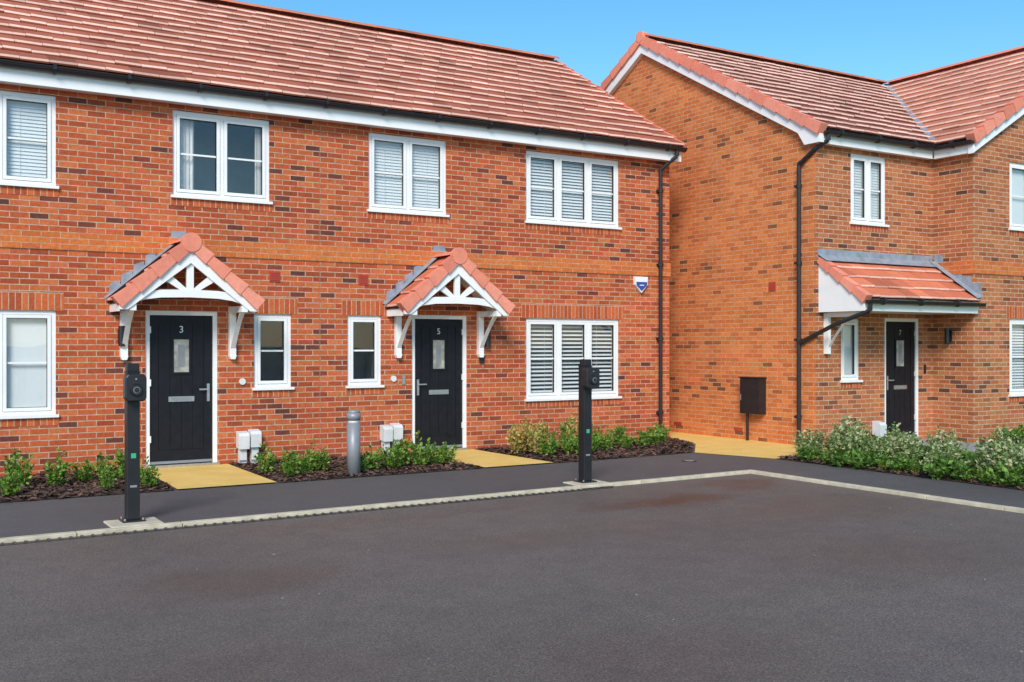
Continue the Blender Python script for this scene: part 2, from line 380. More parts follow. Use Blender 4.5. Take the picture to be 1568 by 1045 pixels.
gz=lambda y:5.04+.6*(y-14.0)
for X in (XL,XR): mb.poly([(X,YF,-.1),(X,21.74,-.1),(X,21.74,gz(14.26)),(X,18,7.42),(X,YF,gz(14.26))],M_brA)
mb.poly([(XL,21.74,-.1),(XR,21.74,-.1),(XR,21.74,5.05),(XL,21.74,5.05)],M_brA)
mb.build('walls',h1,recalc=False)
for w in wins:
    window(F1,h1,w[0],w[1],w[2],w[3],w[4],w[5])
    strip(F1,h1,w[0]-.03,w[1]+.03,.006,w[2]-.03-.1,.1,M_sold,'brick_sill')
    if w[3]<3: strip(F1,h1,w[0]-.09,w[1]+.09,.004,w[3],.225,M_sold,'soldier_course')
door(F1,h1,*dr_u,2.10,'L','5'); door(F1,h1,*mir(*dr_u),2.10,'R','3')
mb=MB(); mb.fbox(F1,XL-.015,XR+.015,-.01,.018,2.85,3.075,M_band)
mb.box(XR+.001,XR+.018,YF,YF+.6,2.85,3.075,M_band)
mb.build('string_course',h1)
mb=MB(); mb.fbox(F1,XC-.006,XC+.006,-.01,.002,0,2.85,M_joint);mb.fbox(F1,XC-.006,XC+.006,-.01,.002,3.075,4.86,M_joint); mb.build('movement_joint',h1)
mb=MB(); mb.box(XL-.08,XR+.07,14.085,YF-.002,4.86,4.875,M_white); mb.box(XL-.08,XR+.1,14.06,14.085,4.85,5.06,M_white)
mb.build('fascia',h1)
mb=MB(); gutter(mb,(XL-.1,14.0,5.07),(XR+.14,14.0,5.07))
pipe(mb,[(11.98,14.0,5.02),(11.98,14.0,4.93),(11.78,14.20,4.70),(11.78,14.20,.1)])
pipe(mb,[(11.78,14.20,.2),(11.78,14.14,.03)],clips=False)
mb.build('gutter_and_downpipe',h1)
mb=MB(); Ls=math.hypot(4.02,2.41); S1=Vector((0,4,2.4)).normalized(); N1=Vector((0,-2.4,4)).normalized()
GA=Ls/14
slope(mb,(XL-.1,13.98,5.09),(1,0,0),S1,N1,XR+.1-XL+.1,Ls,GA,.33,M_tileA,M_edgeHi)
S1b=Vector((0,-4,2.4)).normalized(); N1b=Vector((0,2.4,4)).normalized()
slope(mb,(XL-.1,22.02,5.09),(1,0,0),S1b,N1b,XR+.1-XL+.1,Ls,GA,.33,M_tileA,M_edgeHi)
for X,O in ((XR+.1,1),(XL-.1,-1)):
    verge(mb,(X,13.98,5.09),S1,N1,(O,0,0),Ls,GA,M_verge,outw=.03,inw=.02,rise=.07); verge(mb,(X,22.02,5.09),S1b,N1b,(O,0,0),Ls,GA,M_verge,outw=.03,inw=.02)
ridge(mb,(XL-.12,18,7.54),(XR+.12,18,7.54),M_tileW)
mb.build('roof',h1,recalc=False)
for X0 in (XR+.002,XL-.102):
    mb=MB()
    for ya,yb in ((14.09,18),(21.91,18)):
        mb.extr([(X0,ya,5.11),(X0,yb,7.47),(X0,yb,7.25),(X0,ya,4.88)],(.097,0,0),M_white)
    mb.build('bargeboard',h1)
mb=MB()
for X in (4.86,6.20):
    mb.fbox(F1,X-.075,X+.075,0,.012,2.53,2.68,M_red)
    for k in range(5): mb.fbox(F1,X-.06,X+.06,.012,.018,2.55+k*.025,2.56+k*.025,M_red)
mb.build('wall_vents',h1)
mb=MB(); ax,az=11.36,2.70; w=.14
mb.extr([(ax-w,YF-.001,az+.12),(ax+w,YF-.001,az+.12),(ax+w*.93,YF-.001,az-.02),(ax,YF-.001,az-.16),(ax-w*.93,YF-.001,az-.02)],(0,-.06,0),M_white)
mb.extr([(ax-w*.85,YF-.062,az+.03),(ax+w*.85,YF-.062,az+.03),(ax+w*.8,YF-.062,az-.03),(ax,YF-.062,az-.13),(ax-w*.8,YF-.062,az-.03)],(0,-.004,0),M_blue)
mb.fbox(F1,ax-.05,ax+.05,.067,.070,az-.035,az-.02,M_white)
mb.build('alarm_box',h1,bevel=.006)
def wall_lamp(F,u,z,par):
    mb=MB(); mb.fbox(F,u-.04,u+.04,0,.02,z-.09,z+.09,M_black)
    c=F(u,.075,z); mb.cyl((c[0],c[1],z-.13),(c[0],c[1],z+.13),.045,M_black,14); mb.cyl((c[0],c[1],z+.13),(c[0],c[1],z+.135),.036,M_grey,14)
    b=F(u,.02,z); mb.beam(b,c,.03,.03,M_black,up=(0,0,1)); mb.build('wall_lamp',par,smooth=False)
wall_lamp(F1,2.80,1.76,h1); wall_lamp(F1,8.28,1.74,h1)
mb=MB(); mb.fbox(F1,8.17,8.25,0,.03,1.36,1.50,M_black); mb.cyl(F1(4.40,0,1.14),F1(4.40,.02,1.14),.045,M_meter,16); mb.cyl(F1(6.69,0,1.14),F1(6.69,.02,1.14),.045,M_meter,16)
mb.fbox(F1,6.83,6.88,0,.02,1.05,1.2,M_steel); mb.build('wall_fittings',h1)

# gabled door canopies
def canopy(cx,par):
    hw=.90; za=2.965; ze=2.19; y0=YF-.62
    mb=MB()
    for sgn in (-1,1):
        S=Vector((-sgn*hw,0,za-ze)).normalized(); Nn=Vector((sgn*(za-ze),0,hw)).normalized(); L=math.hypot(hw,za-ze)
        P=Vector((cx+sgn*hw,y0,ze)); slope(mb,P,(0,1,0),S,Nn,YF-y0,L,L/4,.31,M_tileC,M_edgeHi,th=.034,ch=.018)
        verge(mb,P,S,Nn,(0,-1,0),L,L/4,M_verge,outw=.035,inw=.12,drop=.085,rise=.085)
    ridge(mb,(cx,y0-.05,za+.03),(cx,YF,za+.03),M_verge,.33,.1)
    mb.cyl((cx,y0-.05,za+.0),(cx,y0+.03,za+.0),.125,M_verge,18)
    mb.build('canopy_tiles',par,recalc=False)
    mb=MB()
    for sgn in (-1,1):
        a=Vector((cx+sgn*(hw-.02),0,ze-.03)); b=Vector((cx,0,za-.035))
        mb.poly([(a.x,y0+.02,a.z),(a.x,YF,a.z),(b.x,YF,b.z),(b.x,y0+.02,b.z)],M_white)
        mb.extr([(a.x,y0+.0,a.z+.0),(b.x,y0,b.z),(b.x,y0,b.z-.23),(a.x-sgn*.10,y0,a.z-.07),(a.x,y0,a.z-.07)],(0,.045,0),M_white)
        mb.extr([(a.x,YF-.5,a.z),(a.x,YF-.5,a.z-.09),(a.x-sgn*.03,YF-.5,a.z-.09),(a.x-sgn*.03,YF-.5,a.z)],(0,.499,0),M_white)
    yt=y0+.03; T=[(-.80,2.11),(-.70,2.18),(-.55,2.225),(-.36,2.25),(0,2.26),(.36,2.25),(.55,2.225),(.70,2.18),(.80,2.11)]
    for (a,za_),(b,zb_) in zip(T,T[1:]):
        mb.extr([(cx+a,yt,za_),(cx+b,yt,zb_),(cx+b,yt,zb_+.10),(cx+a,yt,za_+.10)],(0,.05,0),M_white)
    mb.box(cx-.045,cx+.045,yt+.003,yt+.045,2.35,2.80,M_white)
    for sgn in (-1,1):
        mb.extr([(cx+sgn*.02,yt+.006,2.35),(cx+sgn*.12,yt+.006,2.35),(cx+sgn*.46,yt+.006,2.56),(cx+sgn*.36,yt+.006,2.64)],(0,.038,0),M_white)
    for sgn in (-1,1):
        bx=cx+sgn*.71
        mb.box(bx-.045,bx+.045,YF-.07,YF-.001,1.50,2.17,M_white)
        mb.box(bx-.04,bx+.04,YF-.60,YF-.07,2.08,2.165,M_white)
        pts=[(YF-.05,1.58),(YF-.16,1.73),(YF-.30,1.90),(YF-.42,2.02),(YF-.52,2.10)]
        for p,q in zip(pts,pts[1:]): mb.extr([(bx-.033,p[0]-.03,p[1]+.03),(bx-.033,q[0]-.03,q[1]+.03),(bx-.033,q[0]+.03,q[1]-.035),(bx-.033,p[0]+.03,p[1]-.035)],(.066,0,0),M_white)
        mb.extr([(bx-.05,YF-.001,1.50),(bx+.05,YF-.001,1.50),(bx+.03,YF-.001,1.45),(bx-.03,YF-.001,1.45)],(0,-.08,0),M_white)
    mb.build('canopy_frame',par)
    mb=MB()
    for sgn in (-1,1):
        k=6
        for i in range(k):
            t0=i/k;t1=(i+1)/k
            xa=cx+sgn*hw*(1-t0)*1.0;xb=cx+sgn*hw*(1-t1)
            zb0=ze+(za-ze)*t0;zb1=ze+(za-ze)*t1
            mb.extr([(xa,YF-.001,zb0+.02),(xb,YF-.001,zb1+.02),(xb,YF-.001,zb1+.17),(xa+(xb-xa)*.15,YF-.001,zb1+.12)],(0,-.008-.001*(i%2),0),M_lead)
        Nn=Vector((sgn*(za-ze),0,hw)).normalized()
        a=Vector((cx+sgn*hw,0,ze))+Nn*.075;b=Vector((cx,0,za))+Nn*.075
        mb.poly([(a.x,YF-.13,a.z-.01),(b.x,YF-.13,b.z-.01),(b.x,YF-.004,b.z+.015),(a.x,YF-.004,a.z+.015)],M_lead)
    mb.box(cx-.10,cx+.10,YF-.014,YF-.001,za+.06,za+.20,M_lead)
    mb.build('lead_flashing',par,recalc=False)
canopy(3.54,h1); canopy(7.46,h1)

# ============================================================ HOUSE 2 (no 7)
h2=empty('brick_house'); X2=12.95; Y2=11.74; XW=15.84; YW=10.92; XW2=24.28
YE=11.55; YR=16.08; ZE=5.09; ZR=7.62
F2=FY(Y2); F2w=FY(YW); FS=FX(X2); FWs=FX(XW)
o2=[(13.76,14.64,3.66,4.80),(13.53,13.98,1.06,2.07),(14.60,15.50,0,2.10)]
ow=[(16.83,18.10,3.66,4.82),(16.83,18.10,.78,2.10)]
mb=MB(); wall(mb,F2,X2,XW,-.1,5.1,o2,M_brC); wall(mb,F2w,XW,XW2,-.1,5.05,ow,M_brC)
mb.poly([(XW,YW,-.1),(XW,Y2,-.1),(XW,Y2,5.1),(XW,YW,5.1)],M_brC)
XM=(XW+XW2)/2; mb.poly([(XW,YW,5.05),(XW2,YW,5.05),(XM,YW,ZR-.1)],M_brC)
mb.build('walls_front',h2,recalc=False)
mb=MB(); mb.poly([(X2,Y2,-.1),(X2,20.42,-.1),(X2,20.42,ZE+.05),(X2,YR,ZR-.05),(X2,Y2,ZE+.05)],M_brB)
mb.poly([(X2,20.42,-.1),(XW2,20.42,-.1),(XW2,20.42,5.1),(X2,20.42,5.1)],M_brB); mb.poly([(XW2,YW,-.1),(XW2,20.42,-.1),(XW2,20.42,5.1),(XW2,YW,5.1)],M_brB)
mb.build('walls_side',h2,recalc=False)
window(F2,h2,*o2[0],2,'closed'); window(F2,h2,*o2[1],1,'roller',bars=False); window(F2w,h2,*ow[0],2,'roller'); window(F2w,h2,*ow[1],2,'half')
for F,w in ((F2,o2[0]),(F2,o2[1]),(F2w,ow[0]),(F2w,ow[1])):
    strip(F,h2,w[0]-.03,w[1]+.03,.006,w[2]-.13,.1,M_sold,'brick_sill')
strip(F2w,h2,ow[1][0]-.09,ow[1][1]+.09,.004,2.10,.225,M_sold,'soldier_course')
door(F2,h2,14.60,15.50,2.10,'L','7')
mb=MB(); mb.fbox(F2w,XW-.015,XW2,-.01,.018,2.85,3.075,M_band); mb.box(XW-.018,XW-.001,YW-.001,Y2-.1,2.85,3.075,M_band)
mb.build('string_course',h2)
mb=MB(); S2=Vector((0,YR-YE,ZR-ZE)).normalized();N2=Vector((0,-(ZR-ZE),YR-YE)).normalized();L2=math.hypot(YR-YE,ZR-ZE)
GB=L2/15
slope(mb,(X2-.09,YE,ZE),(1,0,0),S2,N2,21-X2,L2,GB,.33,M_tileB,M_edgeHi)
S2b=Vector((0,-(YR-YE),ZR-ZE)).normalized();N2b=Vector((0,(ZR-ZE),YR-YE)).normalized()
slope(mb,(X2-.09,2*YR-YE,ZE),(1,0,0),S2b,N2b,XW2+.1-X2,L2,GB,.33,M_tileB,M_edgeHi)
ridge(mb,(X2-.1,YR,ZR+.04),(XM,YR,ZR+.04),M_tileW)
mb.build('roof_main',h2,recalc=False)
mb=MB(); XE=XW-.19; Yw0=YW-.10; wl=YR+.1-Yw0
Sw=Vector((XM-XE,0,ZR-ZE)).normalized();Nw=Vector((-(ZR-ZE),0,XM-XE)).normalized();Lw=math.hypot(XM-XE,ZR-ZE)
slope(mb,(XE,Yw0,ZE),(0,1,0),Sw,Nw,wl,Lw,Lw/15,.33,M_tileW,M_edgeHi)
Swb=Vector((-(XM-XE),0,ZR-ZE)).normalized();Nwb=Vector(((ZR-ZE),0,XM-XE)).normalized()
slope(mb,(2*XM-XE,Yw0,ZE),(0,1,0),Swb,Nwb,wl,Lw,Lw/15,.33,M_tileW,M_edgeHi)
ridge(mb,(XM,Yw0-.02,ZR+.04),(XM,YR,ZR+.04),M_verge)
mb.build('roof_wing',h2,recalc=False)
mb=MB(); verge(mb,(X2-.09,YE,ZE),S2,N2,(-1,0,0),L2,GB,M_verge,rise=.075,drop=.10); verge(mb,(X2-.09,2*YR-YE,ZE),S2b,N2b,(-1,0,0),L2,GB,M_verge,rise=.075,drop=.10)
mb.cyl((X2-.15,YR,ZR+.03),(X2-.0,YR,ZR+.03),.11,M_verge,14)
verge(mb,(XE,Yw0,ZE),Sw,Nw,(0,-1,0),Lw,.312,M_verge); verge(mb,(2*XM-XE,Yw0,ZE),Swb,Nwb,(0,-1,0),Lw,.312,M_verge)
mb.build('verge_tiles',h2)
mb=MB(); T=.03; slp=(ZR-ZE)/(YR-YE)
# front half bargeboard with its boxed foot is one polygon, so no faces coincide
yb0=YE+.03; zt=lambda y: ZE+slp*(y-YE)-T
mb.extr([(X2-.10,yb0,zt(yb0)),(X2-.10,YR,ZR-T),(X2-.10,YR,ZR-.25-T),(X2-.10,Y2+.30,zt(Y2+.30)-.25),(X2-.10,Y2+.16,4.87),(X2-.10,yb0,4.87)],(.098,0,0),M_white)
mb.extr([(X2-.10,2*YR-YE-.02,ZE-T),(X2-.10,YR,ZR-T),(X2-.10,YR,ZR-.25-T),(X2-.10,2*YR-YE-.02,ZE-.25-T)],(.098,0,0),M_white)
for s,xe in ((1,XE),(-1,2*XM-XE)):
    mb.extr([(xe+s*.02,Yw0+.0,ZE-T),(XM,Yw0,ZR-T),(XM,Yw0,ZR-.27),(xe+s*.02,Yw0,ZE-.25)],(0,.097,0),M_white)
mb.box(X2,XE+.02,YE+.05,YE+.075,4.86,5.06,M_white); mb.box(X2,XE+.03,YE+.077,Y2-.002,4.865,4.88,M_white)
mb.box(XE+.05,XE+.075,Yw0+.1,YE+.048,4.86,5.06,M_white); mb.box(XE+.077,XW-.002,Yw0+.1,Y2-.1,4.868,4.883,M_white)
mb.build('fascia_and_bargeboards',h2)
mb=MB(); gutter(mb,(X2-.02,YE-.01,5.045),(XE-.01,YE-.01,5.045)); gutter(mb,(XE-.01,YE-.01,5.045),(XE-.01,Yw0-.02,5.045),out=(-1,0,0))
pipe(mb,[(X2+.05,YE-.01,5.0),(X2+.05,YE-.01,4.90),(X2-.03,YE+.2,4.78),(X2-.06,12.05,4.58),(X2-.06,12.05,.12)])
pipe(mb,[(X2-.06,12.05,.2),(X2-.12,12.0,.03)],clips=False)
gutter(mb,(13.0,10.76,2.33),(15.86,10.76,2.33),.052)
pipe(mb,[(13.06,10.76,2.30),(13.06,10.78,2.17),(12.93,11.3,1.98),(X2-.06,12.03,1.68)],clips=False)
mb.build('gutters_and_downpipe',h2)
mb=MB()
a=Vector((XE,YE,ZE+.06));b=Vector((XM,YR,ZR+.06)); w=Vector((1,-1,0)).normalized()*.06
mb.poly([a-w,a+w,b+w,b-w],M_lead); mb.build('valley_lead',h2,recalc=False)
mb=MB(); pe=Vector((13.0,10.80,2.36)); pt=Vector((13.0,11.72,3.02)); Sp=(pt-pe).normalized();Np=Vector((0,-(pt-pe).z,(pt-pe).y)).normalized(); Lp=(pt-pe).length
slope(mb,pe,(1,0,0),Sp,Np,2.83,Lp,Lp/4,.31,M_tileC,M_edgeHi,th=.034,ch=.018)
verge(mb,pe,Sp,Np,(-1,0,0),Lp,Lp/4,M_verge,rise=.07,drop=.07,outw=.03)
mb.build('porch_tiles',h2,recalc=False)
mb=MB(); mb.extr([(13.0,11.738,2.95),(13.0,11.738,2.17),(13.0,10.84,2.17),(13.0,10.84,2.36)],(.05,0,0),M_white)
mb.box(13.05,15.835,10.84,10.87,2.17,2.36,M_white); mb.box(13.05,15.835,10.87,11.738,2.175,2.19,M_white)
mb.box(13.12,13.20,11.66,11.738,1.5,2.16,M_white); mb.box(13.125,13.195,11.1,11.66,2.09,2.165,M_white)
pts=[(11.69,1.58),(11.58,1.73),(11.44,1.90),(11.32,2.02),(11.2,2.10)]
for p,q in zip(pts,pts[1:]): mb.extr([(13.13,p[0]-.03,p[1]+.03),(13.13,q[0]-.03,q[1]+.03),(13.13,q[0]+.03,q[1]-.035),(13.13,p[0]+.03,p[1]-.035)],(.06,0,0),M_white)
mb.build('porch_frame',h2)
mb=MB(); mb.box(12.98,15.83,11.722,11.738,3.03,3.19,M_lead)
qa=pe+Sp*(Lp-.16)+Np*.075; qb=pt+Np*.075
mb.poly([(12.97,qa.y,qa.z),(15.83,qa.y,qa.z),(15.83,11.725,qb.z+.02),(12.97,11.725,qb.z+.02)],M_lead)
for i in range(5):
    s0=Lp*i/5;s1=Lp*(i+1)/5; a=pe+Sp*s0+Np*.06;b=pe+Sp*s1+Np*.06
    mb.extr([(XW-.001,a.y,a.z),(XW-.001,b.y,b.z),(XW-.001,b.y,b.z+.15),(XW-.001,a.y+.02,b.z+.13)],(-.01-.001*(i%2),0,0),M_lead)
a=pe+Np*.075;b=pt+Np*.08; mb.poly([(XW-.14,a.y,a.z),(XW-.012,a.y,a.z+.02),(XW-.012,b.y,b.z+.02),(XW-.14,b.y,b.z)],M_lead)
mb.build('porch_lead',h2,recalc=False)
wall_lamp(FWs,11.38,1.80,h2)
mb=MB(); mb.fbox(FS,12.84,13.30,0,.16,.47,1.08,M_black); mb.fbox(FS,12.82,13.32,0,.18,1.08,1.10,M_black); mb.fbox(FS,13.27,13.29,.161,.165,.7,.8,M_grey)
mb.cyl((X2-.08,13.2,.47),(X2-.08,13.2,-.02),.025,M_black); mb.build('gas_meter_cabinet',h2,bevel=.01)
mb=MB(); mb.fbox(FS,12.62,12.77,0,.012,2.55,2.70,M_red)
for yy in (13.4,15.0): mb.fbox(FS,yy,yy+.2,0,.012,.15,.2,M_red)
mb.fbox(F2,15.62,15.66,0,.02,1.15,1.30,M_black)
mb.build('wall_vents',h2)

# ============================================================ GROUND
def sheet(name,pts,z,mat):
    mb=MB(); mb.poly([(x,y,z) for x,y in pts],mat); return mb.build(name,recalc=False)
def asphalt(name,base,stains=(),sc=75):
    m,nt,b=newmat(name); oc=objc(nt)
    f=noise(nt,oc,sc,4,.85); r=ramp(nt,[(.32,tuple(x*.4 for x in base)),(.47,tuple(x*.9 for x in base)),(.58,tuple(x*1.3 for x in base)),(.68,tuple(x*2.3 for x in base))]); nt.links.new(f,r.inputs[0])
    f2=noise(nt,oc,.35,5,.6); r2=ramp(nt,[(.3,(.88,.86,.86)),(.5,(1,1,1)),(.7,(1.08,1.08,1.08))]); nt.links.new(f2,r2.inputs[0])
    c=mixc(nt,1,r.outputs[0],r2.outputs[0],'MULTIPLY')
    f3=noise(nt,oc,3.2,6,.7); r3=ramp(nt,[(.3,(.88,.88,.89)),(.65,(1.08,1.07,1.06))]); nt.links.new(f3,r3.inputs[0])
    c=mixc(nt,1,c,r3.outputs[0],'MULTIPLY')
    nz=N(nt,'ShaderNodeTexNoise'); nz.inputs['Scale'].default_value=1.3; nz.inputs['Detail'].default_value=5; nt.links.new(oc,nz.inputs['Vector'])
    rough=None
    for (sx,sy,rx,ry,am,col) in stains:
        ma=N(nt,'ShaderNodeVectorMath',operation='SUBTRACT'); nt.links.new(oc,ma.inputs[0]); ma.inputs[1].default_value=(sx,sy,0)
        ad=N(nt,'ShaderNodeVectorMath',operation='MULTIPLY_ADD'); nt.links.new(nz.outputs['Color'],ad.inputs[0]); ad.inputs[1].default_value=(1.4,1.4,0); nt.links.new(ma.outputs[0],ad.inputs[2])
        sb=N(nt,'ShaderNodeVectorMath',operation='SUBTRACT'); nt.links.new(ad.outputs[0],sb.inputs[0]); sb.inputs[1].default_value=(.7,.7,0)
        dv=N(nt,'ShaderNodeVectorMath',operation='MULTIPLY'); nt.links.new(sb.outputs[0],dv.inputs[0]); dv.inputs[1].default_value=(1/rx,1/ry,0)
        ln=N(nt,'ShaderNodeVectorMath',operation='LENGTH'); nt.links.new(dv.outputs[0],ln.inputs[0])
        rr=ramp(nt,[(.0,am),(.45,am*.8),(1.0,0.0)]); nt.links.new(ln.outputs['Value'],rr.inputs[0])
        c=mixc(nt,rr.outputs[0],c,mixc(nt,1,c,col,'MULTIPLY'))
        if rough is None: rough=rr.outputs[0]
        else:
            mxx=N(nt,'ShaderNodeMath',operation='MAXIMUM'); nt.links.new(rough,mxx.inputs[0]); nt.links.new(rr.outputs[0],mxx.inputs[1]); rough=mxx.outputs[0]
    nt.links.new(c,b.inputs['Base Color']); b.inputs['Specular IOR Level'].default_value=.4
    if rough is not None:
        mr=N(nt,'ShaderNodeMapRange'); nt.links.new(rough,mr.inputs[0]); mr.inputs[3].default_value=.62; mr.inputs[4].default_value=.36; nt.links.new(mr.outputs[0],b.inputs['Roughness'])
    else: b.inputs['Roughness'].default_value=.66
    vo=N(nt,'ShaderNodeTexVoronoi'); vo.inputs['Scale'].default_value=110; nt.links.new(oc,vo.inputs['Vector'])
    bump(nt,b,vo.outputs['Distance'],.45,.005)
    return m
BR=(.80,.66,.56)
M_road=asphalt('road_asphalt',(.142,.114,.095),stains=[(7.2,8.75,1.2,.42,.8,(.52,.38,.31)),(6.9,5.6,1.2,1.0,.42,(.74,.58,.50)),(2.2,7.3,1.1,.6,.45,(.74,.58,.50)),(8.6,7.6,1.6,.9,.4,BR),(3.6,4.2,1.3,.8,.3,BR),(5.0,7.6,1.5,.5,.3,BR),(1.6,5.2,1.2,.8,.28,BR),(9.0,9.3,1.0,.3,.5,(.6,.5,.45)),(4.2,9.2,2.2,.25,.35,BR)])
M_path=asphalt('footpath_asphalt',(.104,.096,.092))
def groundmat(name,a,b_,scale=3,sp=60,bs=.6):
    m,nt,b=newmat(name); oc=objc(nt); f=noise(nt,oc,scale,5,.6); r=ramp(nt,[(.3,a),(.7,b_)]); nt.links.new(f,r.inputs[0])
    f2=noise(nt,oc,sp,3,.7); r2=ramp(nt,[(.3,(.7,.7,.7)),(.7,(1.25,1.25,1.25))]); nt.links.new(f2,r2.inputs[0])
    nt.links.new(mixc(nt,1,r.outputs[0],r2.outputs[0],'MULTIPLY'),b.inputs['Base Color']); b.inputs['Roughness'].default_value=.9
    bump(nt,b,f2,bs,.01); return m
M_soil=groundmat('soil',(.045,.026,.018),(.08,.044,.03),3,40)
M_buff=groundmat('buff_paving',(.78,.49,.115),(.88,.60,.18),2.5,130,.3)
M_grass=groundmat('grass_base',(.11,.21,.035),(.16,.27,.05),2,60)
M_far=groundmat('ground_far',(.10,.12,.06),(.16,.16,.10),.05,3)
sheet('ground',[(-900,-900),(900,-900),(900,900),(-900,900)],-.06,M_far)
ky=lambda x:9.746+.025*x
sheet('road',[(-60,ky(-60)),(9.79,ky(9.79)),(9.79,-45),(-60,-45)],-.03,M_road)
sheet('footpath',[(-60,ky(-60)+.05),(9.85,ky(9.79)+.05),(9.85,-45),(34,-45),(34,34),(-60,34)],0,M_path)
mb=MB(); d=Vector((1,.025,0)).normalized(); nrm=Vector((-.025,1,0)).normalized()
p=Vector((9.79,ky(9.79),0)); L=0
while L<45:
    l=.915; a=p-d*(L+.004);b=p-d*(L+l-.004); t=.008+RU(-.002,.002)
    mb.hexa([b+Vector((0,0,-.05)),a+Vector((0,0,-.05)),a+nrm*.085+Vector((0,0,-.05)),b+nrm*.085+Vector((0,0,-.05)),
             b+Vector((0,0,t)),a+Vector((0,0,t)),a+nrm*.085+Vector((0,0,t)),b+nrm*.085+Vector((0,0,t))],M_conc); L+=l
yy=ky(9.79)+.085
while yy>-20:
    t=.008+RU(-.002,.002); mb.box(9.794,9.884,yy-.907,yy,-.05,t,M_conc); yy-=.915
mb.build('kerb',bevel=.006)
mb=MB(); q=2.35; DW=.095
a=p-d*q; b=p-d*9.2
mb.hexa([b-nrm*DW+Vector((0,0,-.05)),a-nrm*DW+Vector((0,0,-.05)),a-nrm*.004+Vector((0,0,-.05)),b-nrm*.004+Vector((0,0,-.05)),
         b-nrm*DW+Vector((0,0,-.026)),a-nrm*DW+Vector((0,0,-.026)),a-nrm*.004+Vector((0,0,-.026)),b-nrm*.004+Vector((0,0,-.026))],M_black)
while q<9.2:
    c0=p-d*q; mb.beam(c0-nrm*(DW-.004)+Vector((0,0,-.021)),c0-nrm*.006+Vector((0,0,-.021)),.022,.008,M_grate); q+=.09
mb.build('drain_channel',recalc=False)
sheet('side_path',[(10.75,12.15),(11.15,10.88),(12.95,10.88),(12.95,30),(12.03,30),(12.03,14.26),(11.7,13.2)],.004,M_buff)
BD0=12.06
sheet('door_path',[(2.98,BD0),(4.14,BD0),(4.20,YF),(3.05,YF)],.016,M_buff)
sheet('door_path',[(7.0,BD0),(8.1,BD0),(8.05,YF),(6.95,YF)],.016,M_buff)
sheet('door_path',[(14.4,9.0),(15.7,9.0),(15.7,Y2),(14.4,Y2)],.012,M_slab)
beds=[[(-8,BD0),(2.95,BD0),(3.02,YF),(-8,YF)],[(4.17,BD0),(6.97,BD0),(6.92,YF),(4.22,YF)],[(8.13,BD0),(10.7,12.15),(11.65,13.2),(12.0,YF),(8.08,YF)]]
bed2=[(11.08,4.0),(12.5,4.0),(12.5,10.86),(11.15,10.86)]
bedw=[(16.0,10.3),(24,10.3),(24,10.92),(16.0,10.92)]
bi=[(12.5,10.5),(14.38,10.5),(14.38,11.72),(12.97,11.72),(12.97,10.86),(12.5,10.86)]
for b_ in beds+[bed2,bedw,bi]: sheet('flower_bed',b_,.008,M_soil)
sheet('lawn',[(12.5,2),(30,2),(30,10.3),(15.72,10.3),(15.72,10.5),(12.5,10.5)],.006,M_grass)
def inside(p,poly):
    c=False;n=len(poly)
    for i in range(n):
        x1,y1=poly[i];x2,y2=poly[i-1]
        if (y1>p[1])!=(y2>p[1]) and p[0]<(x2-x1)*(p[1]-y1)/(y2-y1)+x1: c=not c
    return c
M_chip=tilemat('bark_chip',(.045,.026,.018),(.16,.082,.055),.9,ext=(.6,1.4))
mb=MB()
allb=beds+[bed2,bi]
for poly in allb:
    xs=[q[0] for q in poly];ys=[q[1] for q in poly];x0=max(min(xs),-.5);x1=max(xs);y0=min(ys);y1=max(ys)
    for k in range(int((x1-x0)*(y1-y0)*620)):
        x=RU(x0,x1);y=RU(y0,y1)
        if not inside((x,y),poly):
            continue
        if R()<.05: y=y-.08 if y<y0+.1 else y
        l=RU(.012,.038);w=RU(.008,.018);t=RU(0,6.28);z=.012+RU(0,.02);tl=RU(-.4,.4)
        c,s=math.cos(t),math.sin(t)
        mb.poly([(x-c*l+s*w,y-s*l-c*w,z-l*tl),(x+c*l+s*w,y+s*l-c*w,z+l*tl),(x+c*l-s*w,y+s*l+c*w,z+l*tl+.01),(x-c*l-s*w,y-s*l+c*w,z-l*tl+.01)],M_chip)
mb.build('bark_mulch',recalc=False)
M_blade=tilemat('grass_blade',(.12,.24,.035),(.26,.42,.07),.7)
mb=MB()
for k in range(22000):
    x=RU(12.5,19);y=RU(6.5,10.45)
    if 14.4<x<15.7 and y>9: continue
    if x>15.72 and y>10.3: continue
    t=RU(0,6.28);h=RU(.02,.055);w=.004
    mb.poly([(x-math.cos(t)*w,y-math.sin(t)*w,.006),(x+math.cos(t)*w,y+math.sin(t)*w,.006),(x+RU(-.02,.02),y+RU(-.02,.02),h)],M_blade)
mb.build('grass',recalc=False)
mb=MB()
for k in range(150):
    x=RU(-2,9.6);y=RU(2,9.7); s=RU(.002,.006)
    if R()<.03: s*=2
    mb.hexa([(x-s,y-s,-.03),(x+s,y-s*.8,-.03),(x+s*.9,y+s,-.03),(x-s,y+s*.9,-.03),(x-s*.5,y-s*.6,-.03+s),(x+s*.6,y-s*.5,-.03+s*.9),(x+s*.5,y+s*.5,-.03+s),(x-s*.6,y+s*.5,-.03+s*1.1)],M_grit)
mb.build('grit',recalc=False)
mb=MB(); mb.cyl((9.9,11.3,0.001),(9.9,11.3,.008),.10,M_black,20); mb.cyl((9.9,11.3,.008),(9.9,11.3,.011),.075,M_grey,20); mb.build('access_cover')

